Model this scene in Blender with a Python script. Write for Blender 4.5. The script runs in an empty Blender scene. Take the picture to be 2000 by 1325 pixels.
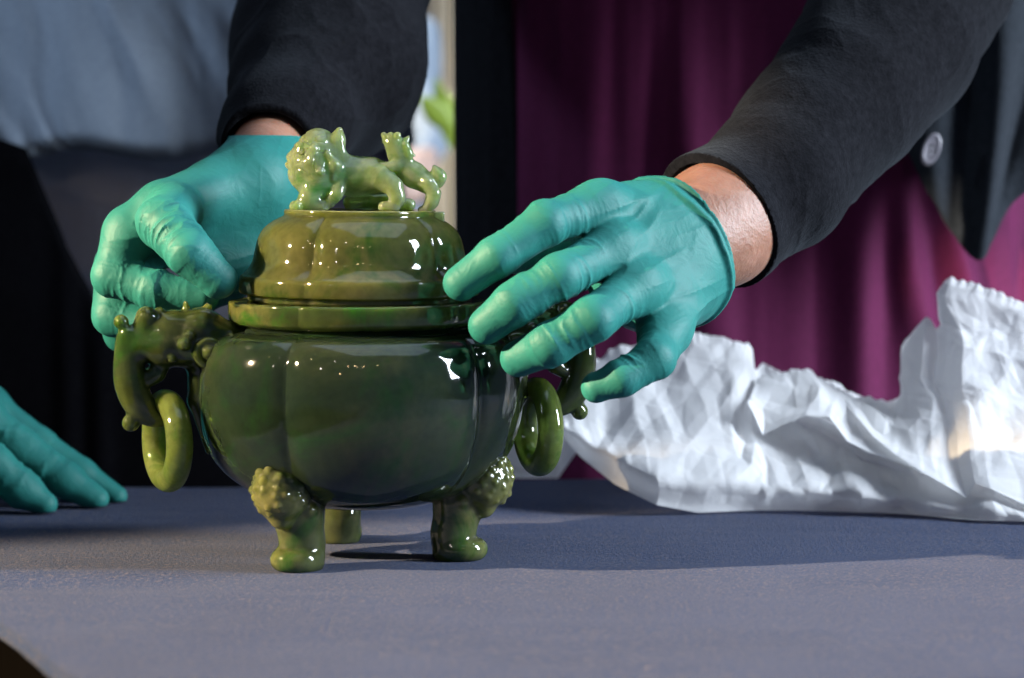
import bpy, math, random
import numpy as np
from mathutils import Vector, Matrix

random.seed(5)
rng = np.random.default_rng(11)
sc = bpy.context.scene
C = sc.collection

# ------------------------------------------------------------------ camera
U = 0.00026            # metres per photo pixel at the censer
D = 1.26               # camera to censer axis
F = D / U              # focal length in photo pixels
H = 0.2018             # camera height above the table
CX = 298 * U
PITCH = math.atan(348.5 / F)
cam_d = bpy.data.cameras.new('camera')
cam = bpy.data.objects.new('camera', cam_d)
C.objects.link(cam)
cam.location = (CX, -D, H)
cam.rotation_euler = (math.pi / 2 - PITCH, 0, 0)
cam_d.sensor_width = 36
cam_d.lens = 36 * F / 2000
cam_d.clip_start = 0.02
cam_d.clip_end = 60
cam_d.dof.use_dof = True
cam_d.dof.focus_distance = D - 0.005
cam_d.dof.aperture_fstop = 6.3
cam_d.dof.aperture_blades = 9
sc.camera = cam

# ------------------------------------------------------------------ world and lamps
w = bpy.data.worlds.new('World')
sc.world = w
w.use_nodes = True
bg = w.node_tree.nodes['Background']
bg.inputs[0].default_value = (0.30, 0.42, 0.72, 1)
bg.inputs[1].default_value = 0.15


def aim(o, target):
    o.rotation_euler = (Vector(target) - Vector(o.location)).to_track_quat('-Z', 'Y').to_euler()


def lamp(name, kind, loc, target, power, col, **kw):
    l = bpy.data.lights.new(name, kind)
    l.energy = power
    l.color = col
    for k, v in kw.items():
        setattr(l, k, v)
    o = bpy.data.objects.new(name, l)
    C.objects.link(o)
    o.location = loc
    aim(o, target)
    return o


EL, AZ, LK = math.radians(23), math.radians(16), 4.2
key_loc = (-LK * math.cos(EL) * math.cos(AZ), -LK * math.cos(EL) * math.sin(AZ), LK * math.sin(EL))
lamp('key_lamp', 'SPOT', key_loc, (-0.03, -0.150, 0.035), 3700, (1.0, 0.76, 0.47),
     shadow_soft_size=0.022, spot_size=math.radians(7.4), spot_blend=0.4)
lamp('added_stripe_spot', 'SPOT', (-1.6, -2.2, 1.0), (0.425, 0.39, 0.105), 1300, (1.0, 0.82, 0.62),  # narrow beam added to put bright stripes on the dress folds
     shadow_soft_size=0.02, spot_size=math.radians(1.9), spot_blend=0.3)
lamp('added_far_spot', 'SPOT', (-1.5, 1.15, 0.9), (-0.02, 2.0, 0.28), 320, (1.0, 0.93, 0.82),  # no source seen here; added to brighten the curtain and distant person
     shadow_soft_size=0.1, spot_size=math.radians(62), spot_blend=0.4)
lamp('window_lamp', 'AREA', (2.2, -0.40, 0.95), (0.15, 0.1, 0.1), 170, (0.78, 0.88, 1.0),
     shape='RECTANGLE', size=0.42, size_y=1.4)
lamp('overhead_fill', 'AREA', (0.4, 0.1, 2.8), (0.1, 0.0, 0.1), 26, (0.62, 0.78, 1.0),  # broad cool fill added overhead, not a fitting in the room
     shape='RECTANGLE', size=3.4, size_y=2.2)
lamp('added_shirt_fill', 'AREA', (-2.6, -0.4, 1.5), (-0.16, 0.62, 0.34), 0.8, (0.62, 0.78, 1.0),  # added fill for the slate shirt; no window known on this side
     shape='RECTANGLE', size=0.4, size_y=0.6, spread=math.radians(20))
for i, (x, y, z, p) in enumerate([(-1.5, -2.4, 1.25, 5), (-1.0, -2.7, 2.3, 3.2), (-0.35, -3.0, 1.7, 2), (0.0, -3.0, 1.72, 2.2),
                                  (0.3, -3.0, 1.68, 2), (0.75, -2.8, 1.75, 2), (-0.7, -2.9, 0.9, 1.6), (-1.9, -1.6, 2.0, 3.5)]):
    lamp('warm_bulb', 'POINT', (x, y, z), (0, 0, 0), p, (1.0, 0.72, 0.36) if i not in (0, 1) else (1, .9, .8), shadow_soft_size=0.017)

sc.view_settings.view_transform = 'Standard'
sc.view_settings.look = 'None'
sc.view_settings.exposure = 0
sc.view_settings.gamma = 1
sc.view_settings.use_curve_mapping = False
sc.cycles.max_bounces = 10
sc.cycles.sample_clamp_indirect = 6


# ------------------------------------------------------------------ helpers
def P(x, y, Y):
    """photo pixel at the depth plane Y -> world point"""
    a, b = (x - 1000) / F, -(y - 662.5) / F
    dx, dy, dz = a, math.cos(PITCH) + b * math.sin(PITCH), -math.sin(PITCH) + b * math.cos(PITCH)
    t = (Y + D) / dy
    return np.array((CX + dx * t, Y, H + dz * t))


def G(x, y, z=0.0):
    """photo pixel on the level z -> world point"""
    a, b = (x - 1000) / F, -(y - 662.5) / F
    dx, dy, dz = a, math.cos(PITCH) + b * math.sin(PITCH), -math.sin(PITCH) + b * math.cos(PITCH)
    t = (z - H) / dz
    return np.array((CX + dx * t, -D + dy * t, z))


def S(r, Y=0.0):
    return r * U * (D + Y) / D


def zpx(y):
    return float(P(702, y, 0)[2])


def hsh(i, j, k):
    n = (i.astype(np.int64) * 374761393 + j.astype(np.int64) * 668265263 + k.astype(np.int64) * 1274126177) & 0xffffffff
    n = ((n ^ (n >> 13)) * 1274126177) & 0xffffffff
    n = ((n ^ (n >> 15)) * 2246822519) & 0xffffffff
    return ((n ^ (n >> 16)) & 0xffffff).astype(np.float32) / 16777215.0


def noise(p, sx, sy=None, sz=None, seed=0):
    """smooth value noise, -1..1"""
    sy = sx if sy is None else sy
    sz = sx if sz is None else sz
    q = p * np.array((sx, sy, sz), np.float32) + np.float32(seed * 17.31 + 50)
    f = np.floor(q)
    t = q - f
    t = t * t * (3 - 2 * t)
    i, j, k = (f[:, 0].astype(np.int64), f[:, 1].astype(np.int64), f[:, 2].astype(np.int64))
    r = 0
    for a in (0, 1):
        wa = t[:, 0] if a else 1 - t[:, 0]
        for b in (0, 1):
            wb = t[:, 1] if b else 1 - t[:, 1]
            for c in (0, 1):
                wc = t[:, 2] if c else 1 - t[:, 2]
                r = r + wa * wb * wc * hsh(i + a, j + b, k + c)
    return (r * 2 - 1).astype(np.float32)


def facets(u, v, scale, seed=0):
    """piecewise linear random field over a triangular lattice: creased paper, -1..1"""
    u = u * scale + seed * 7.7 + 30
    v = v * scale + seed * 3.3 + 30
    s = (u + v) * 0.36602540
    i, j = np.floor(u + s), np.floor(v + s)
    x, y = u + s - i, v + s - j
    a = x > y
    k = np.zeros_like(i) + seed
    h00, h11 = hsh(i, j, k), hsh(i + 1, j + 1, k)
    hm = np.where(a, hsh(i + 1, j, k), hsh(i, j + 1, k))
    hi, lo = np.maximum(x, y), np.minimum(x, y)
    return (h00 * (1 - hi) + hm * (hi - lo) + h11 * lo) * 2 - 1


def smin(a, b, k):
    h = np.maximum(k - np.abs(a - b), 0) / k
    return np.minimum(a, b) - h * h * k * 0.25


def cone(p, a, b, r1, r2, return_t=False):
    a = np.asarray(a, np.float32)
    b = np.asarray(b, np.float32)
    ab = b - a
    t = np.clip(((p - a) @ ab) / max(float(ab @ ab), 1e-12), 0, 1)
    d = np.linalg.norm(p - a - t[:, None] * ab, axis=1) - (r1 + (r2 - r1) * t)
    return (d, t) if return_t else d


def ball(p, c, r):
    return np.linalg.norm(p - np.asarray(c, np.float32), axis=1) - r


def ellip(p, c, r):
    q = (p - np.asarray(c, np.float32)) / np.asarray(r, np.float32)
    k = np.linalg.norm(q, axis=1)
    return (k - 1) * min(r)


def chain(p, pts, rs):
    best = None
    s0 = 0.0
    for i in range(len(pts) - 1):
        L = float(np.linalg.norm(np.asarray(pts[i + 1]) - np.asarray(pts[i])))
        d, t = cone(p, pts[i], pts[i + 1], rs[i], rs[i + 1], True)
        s = s0 + t * L
        if best is None:
            best, bs = d, s
        else:
            m = d < best
            bs = np.where(m, s, bs)
            best = smin(best, d, 0.004)
        s0 += L
    return best, bs, s0


def surf(f, lo, hi, h, pad=0.004):
    """mesh of f = 0: surface nets over a sparse block grid, then pulled onto the surface"""
    B = 8
    lo = np.asarray(lo, np.float64)
    nb = np.maximum(np.ceil((np.asarray(hi) - lo) / (h * B)).astype(int), 1)
    n = nb * B
    ci = np.stack(np.meshgrid(*[np.arange(k) for k in nb], indexing='ij'), -1).reshape(-1, 3)
    cp = (lo + (ci * B + (B - 1) / 2) * h).astype(np.float32)
    dc = np.concatenate([f(c) for c in np.array_split(cp, max(1, len(cp) // 200000))])
    act = np.abs(dc) < h * B * 0.95 + pad
    V = np.repeat(np.repeat(np.repeat(np.sign(dc).reshape(nb), B, 0), B, 1), B, 2).astype(np.float32)
    off = np.stack(np.meshgrid(*[np.arange(B)] * 3, indexing='ij'), -1).reshape(-1, 3)
    A = ci[act] * B
    for part in np.array_split(A, max(1, len(A) // 600)):
        if not len(part):
            continue
        idx = (part[:, None, :] + off[None]).reshape(-1, 3)
        V[idx[:, 0], idx[:, 1], idx[:, 2]] = f((lo + idx * h).astype(np.float32))
    V = np.pad(V, 1, constant_values=1.0)
    lo = lo - h
    neg = V < 0
    cs = neg[:-1, :-1, :-1].astype(np.int8)
    cs = sum(neg[a:neg.shape[0] - 1 + a, b:neg.shape[1] - 1 + b, c:neg.shape[2] - 1 + c].astype(np.int8)
             for a in (0, 1) for b in (0, 1) for c in (0, 1))
    cell = np.argwhere((cs > 0) & (cs < 8))
    ids = -np.ones(cs.shape, np.int64)
    ids[cell[:, 0], cell[:, 1], cell[:, 2]] = np.arange(len(cell))
    cor = [(a, b, c) for a in (0, 1) for b in (0, 1) for c in (0, 1)]
    val = {q: V[cell[:, 0] + q[0], cell[:, 1] + q[1], cell[:, 2] + q[2]] for q in cor}
    acc = np.zeros((len(cell), 3))
    cnt = np.zeros(len(cell))
    for q in cor:
        for ax in range(3):
            if q[ax] == 0:
                r = list(q)
                r[ax] = 1
                r = tuple(r)
                a, b = val[q], val[r]
                m = (a < 0) != (b < 0)
                t = np.where(m, a / np.where(m, a - b, 1), 0)
                pt = np.array(q, float)[None].repeat(len(cell), 0)
                pt[:, ax] += t
                acc += pt * m[:, None]
                cnt += m
    vs = lo + (cell + acc / cnt[:, None]) * h
    faces = []
    for ax in range(3):
        o1, o2 = [(1, 2), (2, 0), (0, 1)][ax]
        sl0 = [slice(None)] * 3
        sl1 = [slice(None)] * 3
        sl0[ax] = slice(0, -1)
        sl1[ax] = slice(1, None)
        a, b = neg[tuple(sl0)], neg[tuple(sl1)]
        e = np.argwhere(a != b)
        e = e[(e[:, o1] > 0) & (e[:, o2] > 0) & (e[:, o1] < ids.shape[o1]) & (e[:, o2] < ids.shape[o2])]
        fl = a[e[:, 0], e[:, 1], e[:, 2]]

        def g(d1, d2):
            k = e.copy()
            k[:, o1] -= d1
            k[:, o2] -= d2
            return ids[k[:, 0], k[:, 1], k[:, 2]]
        q = np.stack([g(1, 1), g(0, 1), g(0, 0), g(1, 0)], 1)
        q[~fl] = q[~fl][:, ::-1]
        faces.append(q)
    faces = np.concatenate(faces)
    faces = faces[(faces >= 0).all(1)]
    vs = vs.astype(np.float32)
    e = np.float32(h * 0.4)
    K = np.array([(1, -1, -1), (-1, -1, 1), (-1, 1, -1), (1, 1, 1)], np.float32)
    for it in range(2):
        g = sum(k * f(vs + k * e)[:, None] for k in K)
        g /= np.maximum(np.linalg.norm(g, axis=1, keepdims=True), 1e-9)
        if it == 0:
            d = np.clip(f(vs), -h * 0.6, h * 0.6)
            vs = vs - g * d[:, None] * 0.8
    return vs, faces, g


def mesh_obj(name, vs, faces, mat, parent=None, normals=None, smooth=True, local=False):
    me = bpy.data.meshes.new(name)
    vs = np.asarray(vs, np.float64).reshape(-1, 3)
    if parent is not None and not local:
        o = parent
        off = np.zeros(3)
        while o is not None:
            off += np.array(o.location)
            o = o.parent
        vs = vs - off
    if isinstance(faces, np.ndarray) and faces.ndim == 2:
        nf, k = faces.shape
        me.vertices.add(len(vs))
        me.vertices.foreach_set('co', vs.astype(np.float32).ravel())
        me.loops.add(nf * k)
        me.loops.foreach_set('vertex_index', faces.astype(np.int32).ravel())
        me.polygons.add(nf)
        me.polygons.foreach_set('loop_start', np.arange(0, nf * k, k, dtype=np.int32))
        me.update(calc_edges=True)
    else:
        me.from_pydata([tuple(v) for v in vs], [], [tuple(int(i) for i in f) for f in faces])
    me.validate()
    if smooth:
        me.polygons.foreach_set('use_smooth', np.ones(len(me.polygons), bool))
    if normals is not None and len(normals) == len(me.vertices):
        me.normals_split_custom_set_from_vertices([tuple(map(float, n)) for n in normals])
    me.materials.append(mat)
    o = bpy.data.objects.new(name, me)
    C.objects.link(o)
    if parent is not None:
        o.parent = parent
    return o


def sdf_obj(name, f, lo, hi, h, mat, parent=None, local=False, pad=0.004):
    vs, fs, g = surf(f, lo, hi, h, pad)
    return mesh_obj(name, vs, fs, mat, parent, g, True, local)


def box_of(pts, m):
    a = np.array(pts)
    return a.min(0) - m, a.max(0) + m


def tag(o, label=None, cat=None, group=None, kind=None):
    if label:
        o['label'] = label
    if cat:
        o['category'] = cat
    if group:
        o['group'] = group
    if kind:
        o['kind'] = kind
    return o


def empty(name, loc=(0, 0, 0)):
    o = bpy.data.objects.new(name, None)
    C.objects.link(o)
    o.location = loc
    o.empty_display_size = 0.05
    return o


def grid_faces(nu, nv, wrap=False):
    i, j = np.meshgrid(np.arange(nu if wrap else nu - 1), np.arange(nv - 1), indexing='ij')
    i, j = i.ravel(), j.ravel()
    i2 = (i + 1) % nu
    return np.stack([i * nv + j, i2 * nv + j, i2 * nv + j + 1, i * nv + j + 1], 1)


def solid(o, t, off=0.0):
    m = o.modifiers.new('thickness', 'SOLIDIFY')
    m.thickness = t
    m.offset = off
    return o


def curve(pts, n):
    """smooth polyline through points, n samples"""
    pts = np.asarray(pts, float)
    m = len(pts)
    t = np.linspace(0, m - 1, n)
    i = np.clip(np.floor(t).astype(int), 0, m - 2)
    f = (t - i)[:, None]
    p0, p1, p2, p3 = pts[np.maximum(i - 1, 0)], pts[i], pts[i + 1], pts[np.minimum(i + 2, m - 1)]
    return 0.5 * (2 * p1 + (p2 - p0) * f + (2 * p0 - 5 * p1 + 4 * p2 - p3) * f ** 2 + (3 * p1 - p0 - 3 * p2 + p3) * f ** 3)


def lin(pts, n):
    pts = np.asarray(pts, float)
    t = np.linspace(0, len(pts) - 1, n)
    i = np.clip(np.floor(t).astype(int), 0, len(pts) - 2)
    f = (t - i)[:, None]
    return pts[i] * (1 - f) + pts[i + 1] * f


# ------------------------------------------------------------------ materials
def new_mat(name):
    m = bpy.data.materials.new(name)
    m.use_nodes = True
    nt = m.node_tree
    return m, nt, nt.nodes['Principled BSDF'], nt.nodes['Material Output']


def ramp(nt, fac, stops):
    r = nt.nodes.new('ShaderNodeValToRGB')
    el = r.color_ramp.elements
    while len(el) < len(stops):
        el.new(0.5)
    for e, (p, c) in zip(el, stops):
        e.position = p
        e.color = (*c, 1)
    nt.links.new(fac, r.inputs[0])
    return r.outputs[0]


def tex(nt, scale, detail=3, rough=0.5, dist=0.0, vec=None, kind='ShaderNodeTexNoise'):
    n = nt.nodes.new(kind)
    n.inputs['Scale'].default_value = scale
    if kind == 'ShaderNodeTexNoise':
        n.inputs['Detail'].default_value = detail
        n.inputs['Roughness'].default_value = rough
        n.inputs['Distortion'].default_value = dist
    if vec is not None:
        nt.links.new(vec, n.inputs['Vector'])
    return n


def coord(nt, scale=(1, 1, 1), out='Object', rot=(0, 0, 0)):
    tc = nt.nodes.new('ShaderNodeTexCoord')
    mp = nt.nodes.new('ShaderNodeMapping')
    mp.inputs['Scale'].default_value = scale
    mp.inputs['Rotation'].default_value = rot
    nt.links.new(tc.outputs[out], mp.inputs[0])
    return mp.outputs[0]


def bump(nt, bsdf, h, strength, dist, prev=None):
    b = nt.nodes.new('ShaderNodeBump')
    b.inputs['Strength'].default_value = strength
    b.inputs['Distance'].default_value = dist
    nt.links.new(h, b.inputs['Height'])
    if prev is not None:
        nt.links.new(prev, b.inputs['Normal'])
    nt.links.new(b.outputs[0], bsdf.inputs['Normal'])
    return b.outputs[0]


def jade(name, dark, mid, light, sss=0.006, scale=1.0, green=(0.01, 0.09, 0.006), shift=0.0, trans=0.15, tv=2.0):
    m, nt, b, out = new_mat(name)
    v = coord(nt)
    n1 = tex(nt, 14 * scale, 5, 0.62, 0.6, v)
    base = ramp(nt, n1.outputs[0], [(0.32 + shift, dark), (0.5 + shift, mid), (0.68 + shift, light)])
    n2 = tex(nt, 21 * scale, 4, 0.6, 1.2, v)
    gm = ramp(nt, n2.outputs[0], [(0.52, (0, 0, 0)), (0.70, (1, 1, 1))])
    mx = nt.nodes.new('ShaderNodeMix')
    mx.data_type = 'RGBA'
    nt.links.new(gm, mx.inputs[0])
    nt.links.new(base, mx.inputs[6])
    mx.inputs[7].default_value = (*green, 1)
    n3 = tex(nt, 240, 2, 0.5, 0, v)
    mg = nt.nodes.new('ShaderNodeMix')
    mg.data_type = 'RGBA'
    mg.blend_type = 'MULTIPLY'
    mg.inputs[0].default_value = 0.35
    nt.links.new(mx.outputs[2], mg.inputs[6])
    sp = ramp(nt, n3.outputs[0], [(0.3, (0.5, 0.5, 0.5)), (0.6, (1, 1, 1))])
    nt.links.new(sp, mg.inputs[7])
    nt.links.new(mg.outputs[2], b.inputs['Base Color'])
    b.inputs['Subsurface Weight'].default_value = 1.0
    b.inputs['Subsurface Radius'].default_value = (0.9, 1.0, 0.35)
    b.inputs['Subsurface Scale'].default_value = sss * 2.2
    b.inputs['Roughness'].default_value = 0.10
    b.inputs['IOR'].default_value = 1.62
    rr = tex(nt, 60, 3, 0.5, 0, v)
    mr = nt.nodes.new('ShaderNodeMapRange')
    mr.inputs['To Min'].default_value = 0.03
    mr.inputs['To Max'].default_value = 0.08
    nt.links.new(rr.outputs[0], mr.inputs[0])
    nt.links.new(mr.outputs[0], b.inputs['Roughness'])
    w1 = tex(nt, 38, 3, 0.5, 0.3, v)
    nb_ = bump(nt, b, w1.outputs[0], 0.08, 0.004)
    rf = nt.nodes.new('ShaderNodeBsdfRefraction')
    rf.inputs['Roughness'].default_value = 0.30
    rf.inputs['IOR'].default_value = 1.45
    hs = nt.nodes.new('ShaderNodeHueSaturation')
    hs.inputs['Value'].default_value = tv
    hs.inputs['Saturation'].default_value = 0.85
    nt.links.new(mg.outputs[2], hs.inputs['Color'])
    nt.links.new(hs.outputs[0], rf.inputs['Color'])
    nt.links.new(nb_, rf.inputs['Normal'])
    ms = nt.nodes.new('ShaderNodeMixShader')
    ms.inputs[0].default_value = trans
    nt.links.new(b.outputs[0], ms.inputs[1])
    nt.links.new(rf.outputs[0], ms.inputs[2])
    nt.links.new(ms.outputs[0], out.inputs[0])
    b.inputs['Specular IOR Level'].default_value = 0.5 / (1 - trans)
    return m


M_bowl = jade('spinach_jade', (0.009, 0.019, 0.011), (0.017, 0.029, 0.015), (0.037, 0.046, 0.021), 0.007, green=(0.010, 0.042, 0.009), trans=0.2, tv=2.4)
M_rim = jade('gold_green_jade', (0.020, 0.042, 0.012), (0.05, 0.070, 0.020), (0.125, 0.122, 0.040), 0.009, scale=1.5, green=(0.02, 0.10, 0.008), trans=0.25)  # thin edge lets light through: that glow is put into the lighter colour
M_lid = jade('olive_jade', (0.092, 0.112, 0.032), (0.140, 0.150, 0.044), (0.20, 0.19, 0.066), 0.009, green=(0.03, 0.10, 0.008), trans=0.52, tv=2.7)
M_fin = jade('celadon_jade', (0.235, 0.335, 0.18), (0.31, 0.395, 0.22), (0.39, 0.455, 0.28), 0.011, scale=1.6, green=(0.10, 0.28, 0.07), trans=0.58, tv=1.75)  # stone tone plus the glow through thin carving, put into the colour
M_ring = jade('yellow_green_jade', (0.115, 0.17, 0.045), (0.175, 0.225, 0.065), (0.25, 0.28, 0.09), 0.010, scale=1.3, green=(0.06, 0.16, 0.015), trans=0.55, tv=2.4)  # light glowing through the ring is put into this paler tone
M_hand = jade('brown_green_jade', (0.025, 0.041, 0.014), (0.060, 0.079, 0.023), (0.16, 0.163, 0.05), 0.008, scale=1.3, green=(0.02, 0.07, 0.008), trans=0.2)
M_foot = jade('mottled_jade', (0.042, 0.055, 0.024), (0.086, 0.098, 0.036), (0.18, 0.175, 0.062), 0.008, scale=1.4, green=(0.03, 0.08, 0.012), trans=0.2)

m, nt, b, out = new_mat('teal_nitrile')
M_glove = m
v = coord(nt)
n1 = tex(nt, 30, 3, 0.5, 0.3, v)
nt.links.new(ramp(nt, n1.outputs[0], [(0.3, (0.013, 0.138, 0.123)), (0.7, (0.020, 0.172, 0.149))]), b.inputs['Base Color'])
b.inputs['Roughness'].default_value = 0.56
b.inputs['Specular IOR Level'].default_value = 0.26
b.inputs['Subsurface Weight'].default_value = 0.25
b.inputs['Subsurface Radius'].default_value = (0.2, 1, 0.7)
b.inputs['Subsurface Scale'].default_value = 0.002
va = coord(nt, (1, 1, 1))
n2 = tex(nt, 95, 4, 0.55, 1.4, va)
pb = bump(nt, b, n2.outputs[0], 0.13, 0.004)
n3 = tex(nt, 900, 2, 0.5, 0, v)
bump(nt, b, n3.outputs[0], 0.06, 0.0006, pb)


def cloth(name, col, col2, rough=0.9, sheen=0.3, tint=(1, 1, 1), fine=900, fs=0.25, sr=0.4):
    m, nt, b, out = new_mat(name)
    v = coord(nt)
    n1 = tex(nt, 260, 3, 0.6, 0, v)
    nt.links.new(ramp(nt, n1.outputs[0], [(0.3, col), (0.7, col2)]), b.inputs['Base Color'])
    b.inputs['Roughness'].default_value = rough
    b.inputs['Specular IOR Level'].default_value = 0.2
    b.inputs['Sheen Weight'].default_value = sheen
    b.inputs['Sheen Roughness'].default_value = sr
    b.inputs['Sheen Tint'].default_value = (*tint, 1)
    n2 = tex(nt, fine, 2, 0.6, 0, v)
    bump(nt, b, n2.outputs[0], fs, 0.002)
    return m


M_black = cloth('black_wool', (0.0035, 0.0035, 0.0045), (0.0085, 0.0085, 0.0105), 1.0, 0.045, (0.75, 0.87, 1.0), 620, 0.35, 0.5)
M_black.node_tree.nodes['Principled BSDF'].inputs['Specular IOR Level'].default_value = 0.05
M_panel = cloth('charcoal_wool', (0.010, 0.013, 0.017), (0.017, 0.021, 0.027), 1.0, 0.05, (0.75, 0.85, 1.0), 700, 0.5)
M_dress = cloth('magenta_cotton', (0.070, 0.0046, 0.033), (0.088, 0.0064, 0.043), 0.8, 0.06, (1, 0.55, 0.9))
M_shirt = cloth('slate_cotton', (0.24, 0.29, 0.355), (0.29, 0.345, 0.415), 0.85, 0.12)
M_trous = cloth('grey_twill', (0.58, 0.58, 0.68), (0.64, 0.64, 0.74), 0.9, 0.1)
M_backing = cloth('black_backing', (0.003, 0.003, 0.004), (0.005, 0.005, 0.006), 1.0, 0.0)
M_backing.node_tree.nodes['Principled BSDF'].inputs['Specular IOR Level'].default_value = 0.0

m, nt, b, out = new_mat('skin')
M_skin = m
v = coord(nt)
n1 = tex(nt, 55, 4, 0.6, 0, v)
nt.links.new(ramp(nt, n1.outputs[0], [(0.3, (0.22, 0.095, 0.055)), (0.55, (0.29, 0.14, 0.088)), (0.75, (0.36, 0.18, 0.12))]), b.inputs['Base Color'])
b.inputs['Roughness'].default_value = 0.5
b.inputs['Subsurface Weight'].default_value = 0.6
b.inputs['Subsurface Radius'].default_value = (1, 0.35, 0.2)
b.inputs['Subsurface Scale'].default_value = 0.004
n2 = tex(nt, 420, 3, 0.6, 0, v)
pb = bump(nt, b, n2.outputs[0], 0.35, 0.001)
n3 = tex(nt, 70, 3, 0.6, 0.6, v)
bump(nt, b, n3.outputs[0], 0.2, 0.004, pb)

# tissue: thin, lets light through
m, nt, b, out = new_mat('white_tissue')
M_paper = m
v = coord(nt)
n1 = tex(nt, 45, 4, 0.6, 0.4, v)
colp = ramp(nt, n1.outputs[0], [(0.3, (0.82, 0.82, 0.825)), (0.7, (0.87, 0.87, 0.87))])
nt.links.new(colp, b.inputs['Base Color'])
b.inputs['Roughness'].default_value = 0.7
b.inputs['Specular IOR Level'].default_value = 0.25
tr = nt.nodes.new('ShaderNodeBsdfTranslucent')
nt.links.new(colp, tr.inputs[0])
mx = nt.nodes.new('ShaderNodeMixShader')
mx.inputs[0].default_value = 0.50
nt.links.new(b.outputs[0], mx.inputs[1])
nt.links.new(tr.outputs[0], mx.inputs[2])
nt.links.new(mx.outputs[0], out.inputs[0])
vo = nt.nodes.new('ShaderNodeTexVoronoi')
vo.feature = 'DISTANCE_TO_EDGE'
vo.inputs['Scale'].default_value = 38
nd = tex(nt, 14, 2, 0.5, 0, v)
va_ = nt.nodes.new('ShaderNodeVectorMath')
va_.operation = 'SCALE'
va_.inputs['Scale'].default_value = 0.05
nt.links.new(nd.outputs['Color'], va_.inputs[0])
vb_ = nt.nodes.new('ShaderNodeVectorMath')
nt.links.new(va_.outputs[0], vb_.inputs[0])
nt.links.new(v, vb_.inputs[1])
nt.links.new(vb_.outputs[0], vo.inputs['Vector'])
cl = nt.nodes.new('ShaderNodeMapRange')
cl.inputs['From Max'].default_value = 0.12
nt.links.new(vo.outputs['Distance'], cl.inputs[0])
pb = bump(nt, b, cl.outputs[0], 0.10, 0.003)
n2 = tex(nt, 70, 4, 0.6, 1.0, v)
pb = bump(nt, b, n2.outputs[0], 0.10, 0.004, pb)
nt.links.new(pb, tr.inputs['Normal'])

# tablecloth
m, nt, b, out = new_mat('blue_table_felt')
M_table = m
v = coord(nt)
n1 = tex(nt, 7, 4, 0.6, 0, v)
base = ramp(nt, n1.outputs[0], [(0.3, (0.014, 0.032, 0.086)), (0.7, (0.021, 0.042, 0.105))])
n2 = tex(nt, 520, 3, 0.8, 0, v)
fib_glint = ramp(nt, n2.outputs[0], [(0.50, (0, 0, 0)), (0.60, (.28, .28, .28)), (0.66, (.4, .4, .4)), (0.76, (1, 1, 1))])
mx = nt.nodes.new('ShaderNodeMix')
mx.data_type = 'RGBA'
nt.links.new(fib_glint, mx.inputs[0])
nt.links.new(base, mx.inputs[6])
mx.inputs[7].default_value = (0.19, 0.148, 0.125, 1)  # warm glints of lit fibres, put into the cloth colour
vo = tex(nt, 90, kind='ShaderNodeTexVoronoi', vec=v)
lint = ramp(nt, vo.outputs['Distance'], [(0.045, (1, 1, 1)), (0.075, (0, 0, 0))])
wn = ramp(nt, vo.outputs['Color'], [(0.90, (0, 0, 0)), (0.93, (1, 1, 1))])
ml = nt.nodes.new('ShaderNodeMath')
ml.operation = 'MULTIPLY'
nt.links.new(lint, ml.inputs[0])
nt.links.new(wn, ml.inputs[1])
mx2 = nt.nodes.new('ShaderNodeMix')
mx2.data_type = 'RGBA'
nt.links.new(ml.outputs[0], mx2.inputs[0])
nt.links.new(mx.outputs[2], mx2.inputs[6])
mx2.inputs[7].default_value = (0.5, 0.36, 0.26, 1)
nt.links.new(mx2.outputs[2], b.inputs['Base Color'])
b.inputs['Roughness'].default_value = 0.9
b.inputs['Specular IOR Level'].default_value = 0.15
b.inputs['Sheen Weight'].default_value = 0.10
b.inputs['Sheen Roughness'].default_value = 0.35
b.inputs['Sheen Tint'].default_value = (1.0, 0.90, 0.80, 1)
n3 = tex(nt, 560, 3, 0.75, 0, v)
pb = bump(nt, b, n3.outputs[0], 0.9, 0.003)
n4 = tex(nt, 40, 3, 0.5, 0, coord(nt, (0.25, 1, 1)))
bump(nt, b, n4.outputs[0], 0.12, 0.006, pb)


def plain(name, col, rough=0.8):
    m, nt, b, out = new_mat(name)
    v = coord(nt)
    n1 = tex(nt, 6, 4, 0.6, 0, v)
    lo = tuple(c * 0.85 for c in col)
    hi = tuple(min(c * 1.12, 1) for c in col)
    nt.links.new(ramp(nt, n1.outputs[0], [(0.3, lo), (0.7, hi)]), b.inputs['Base Color'])
    b.inputs['Roughness'].default_value = rough
    n2 = tex(nt, 200, 3, 0.6, 0, v)
    bump(nt, b, n2.outputs[0], 0.1, 0.002)
    return m


# ------------------------------------------------------------------ room
def slab(name, pts, mat, lab_kind='structure'):
    o = mesh_obj(name, pts, np.array([[0, 1, 2, 3]]), mat, smooth=False)
    o['kind'] = lab_kind
    return o


FLOOR = -0.75
M_floor = plain('brown_floor', (0.014, 0.012, 0.011))
M_wall = plain('grey_wall', (0.030, 0.030, 0.040))
slab('floor', [(-6, -5, FLOOR), (7, -5, FLOOR), (7, 4, FLOOR), (-6, 4, FLOOR)], M_floor)
slab('wall', [(-6, 4, FLOOR), (7, 4, FLOOR), (7, 4, 3), (-6, 4, 3)], M_wall)

# tablecloth: a sheet with soft ripples and hanging sides
e0, e1 = G(0, 1222), G(136, 1325)
dl = (e1 - e0) / np.linalg.norm(e1 - e0)
near = e0 + dl * 0.55
f0, f1 = G(250, 953), G(1180, 936)
df = (f1 - f0) / np.linalg.norm(f1 - f0)


def cross2(p, d, q, e):
    A = np.array([[d[0], -e[0]], [d[1], -e[1]]])
    t = np.linalg.solve(A, (q - p)[:2])
    return p + d * t[0]


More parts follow.
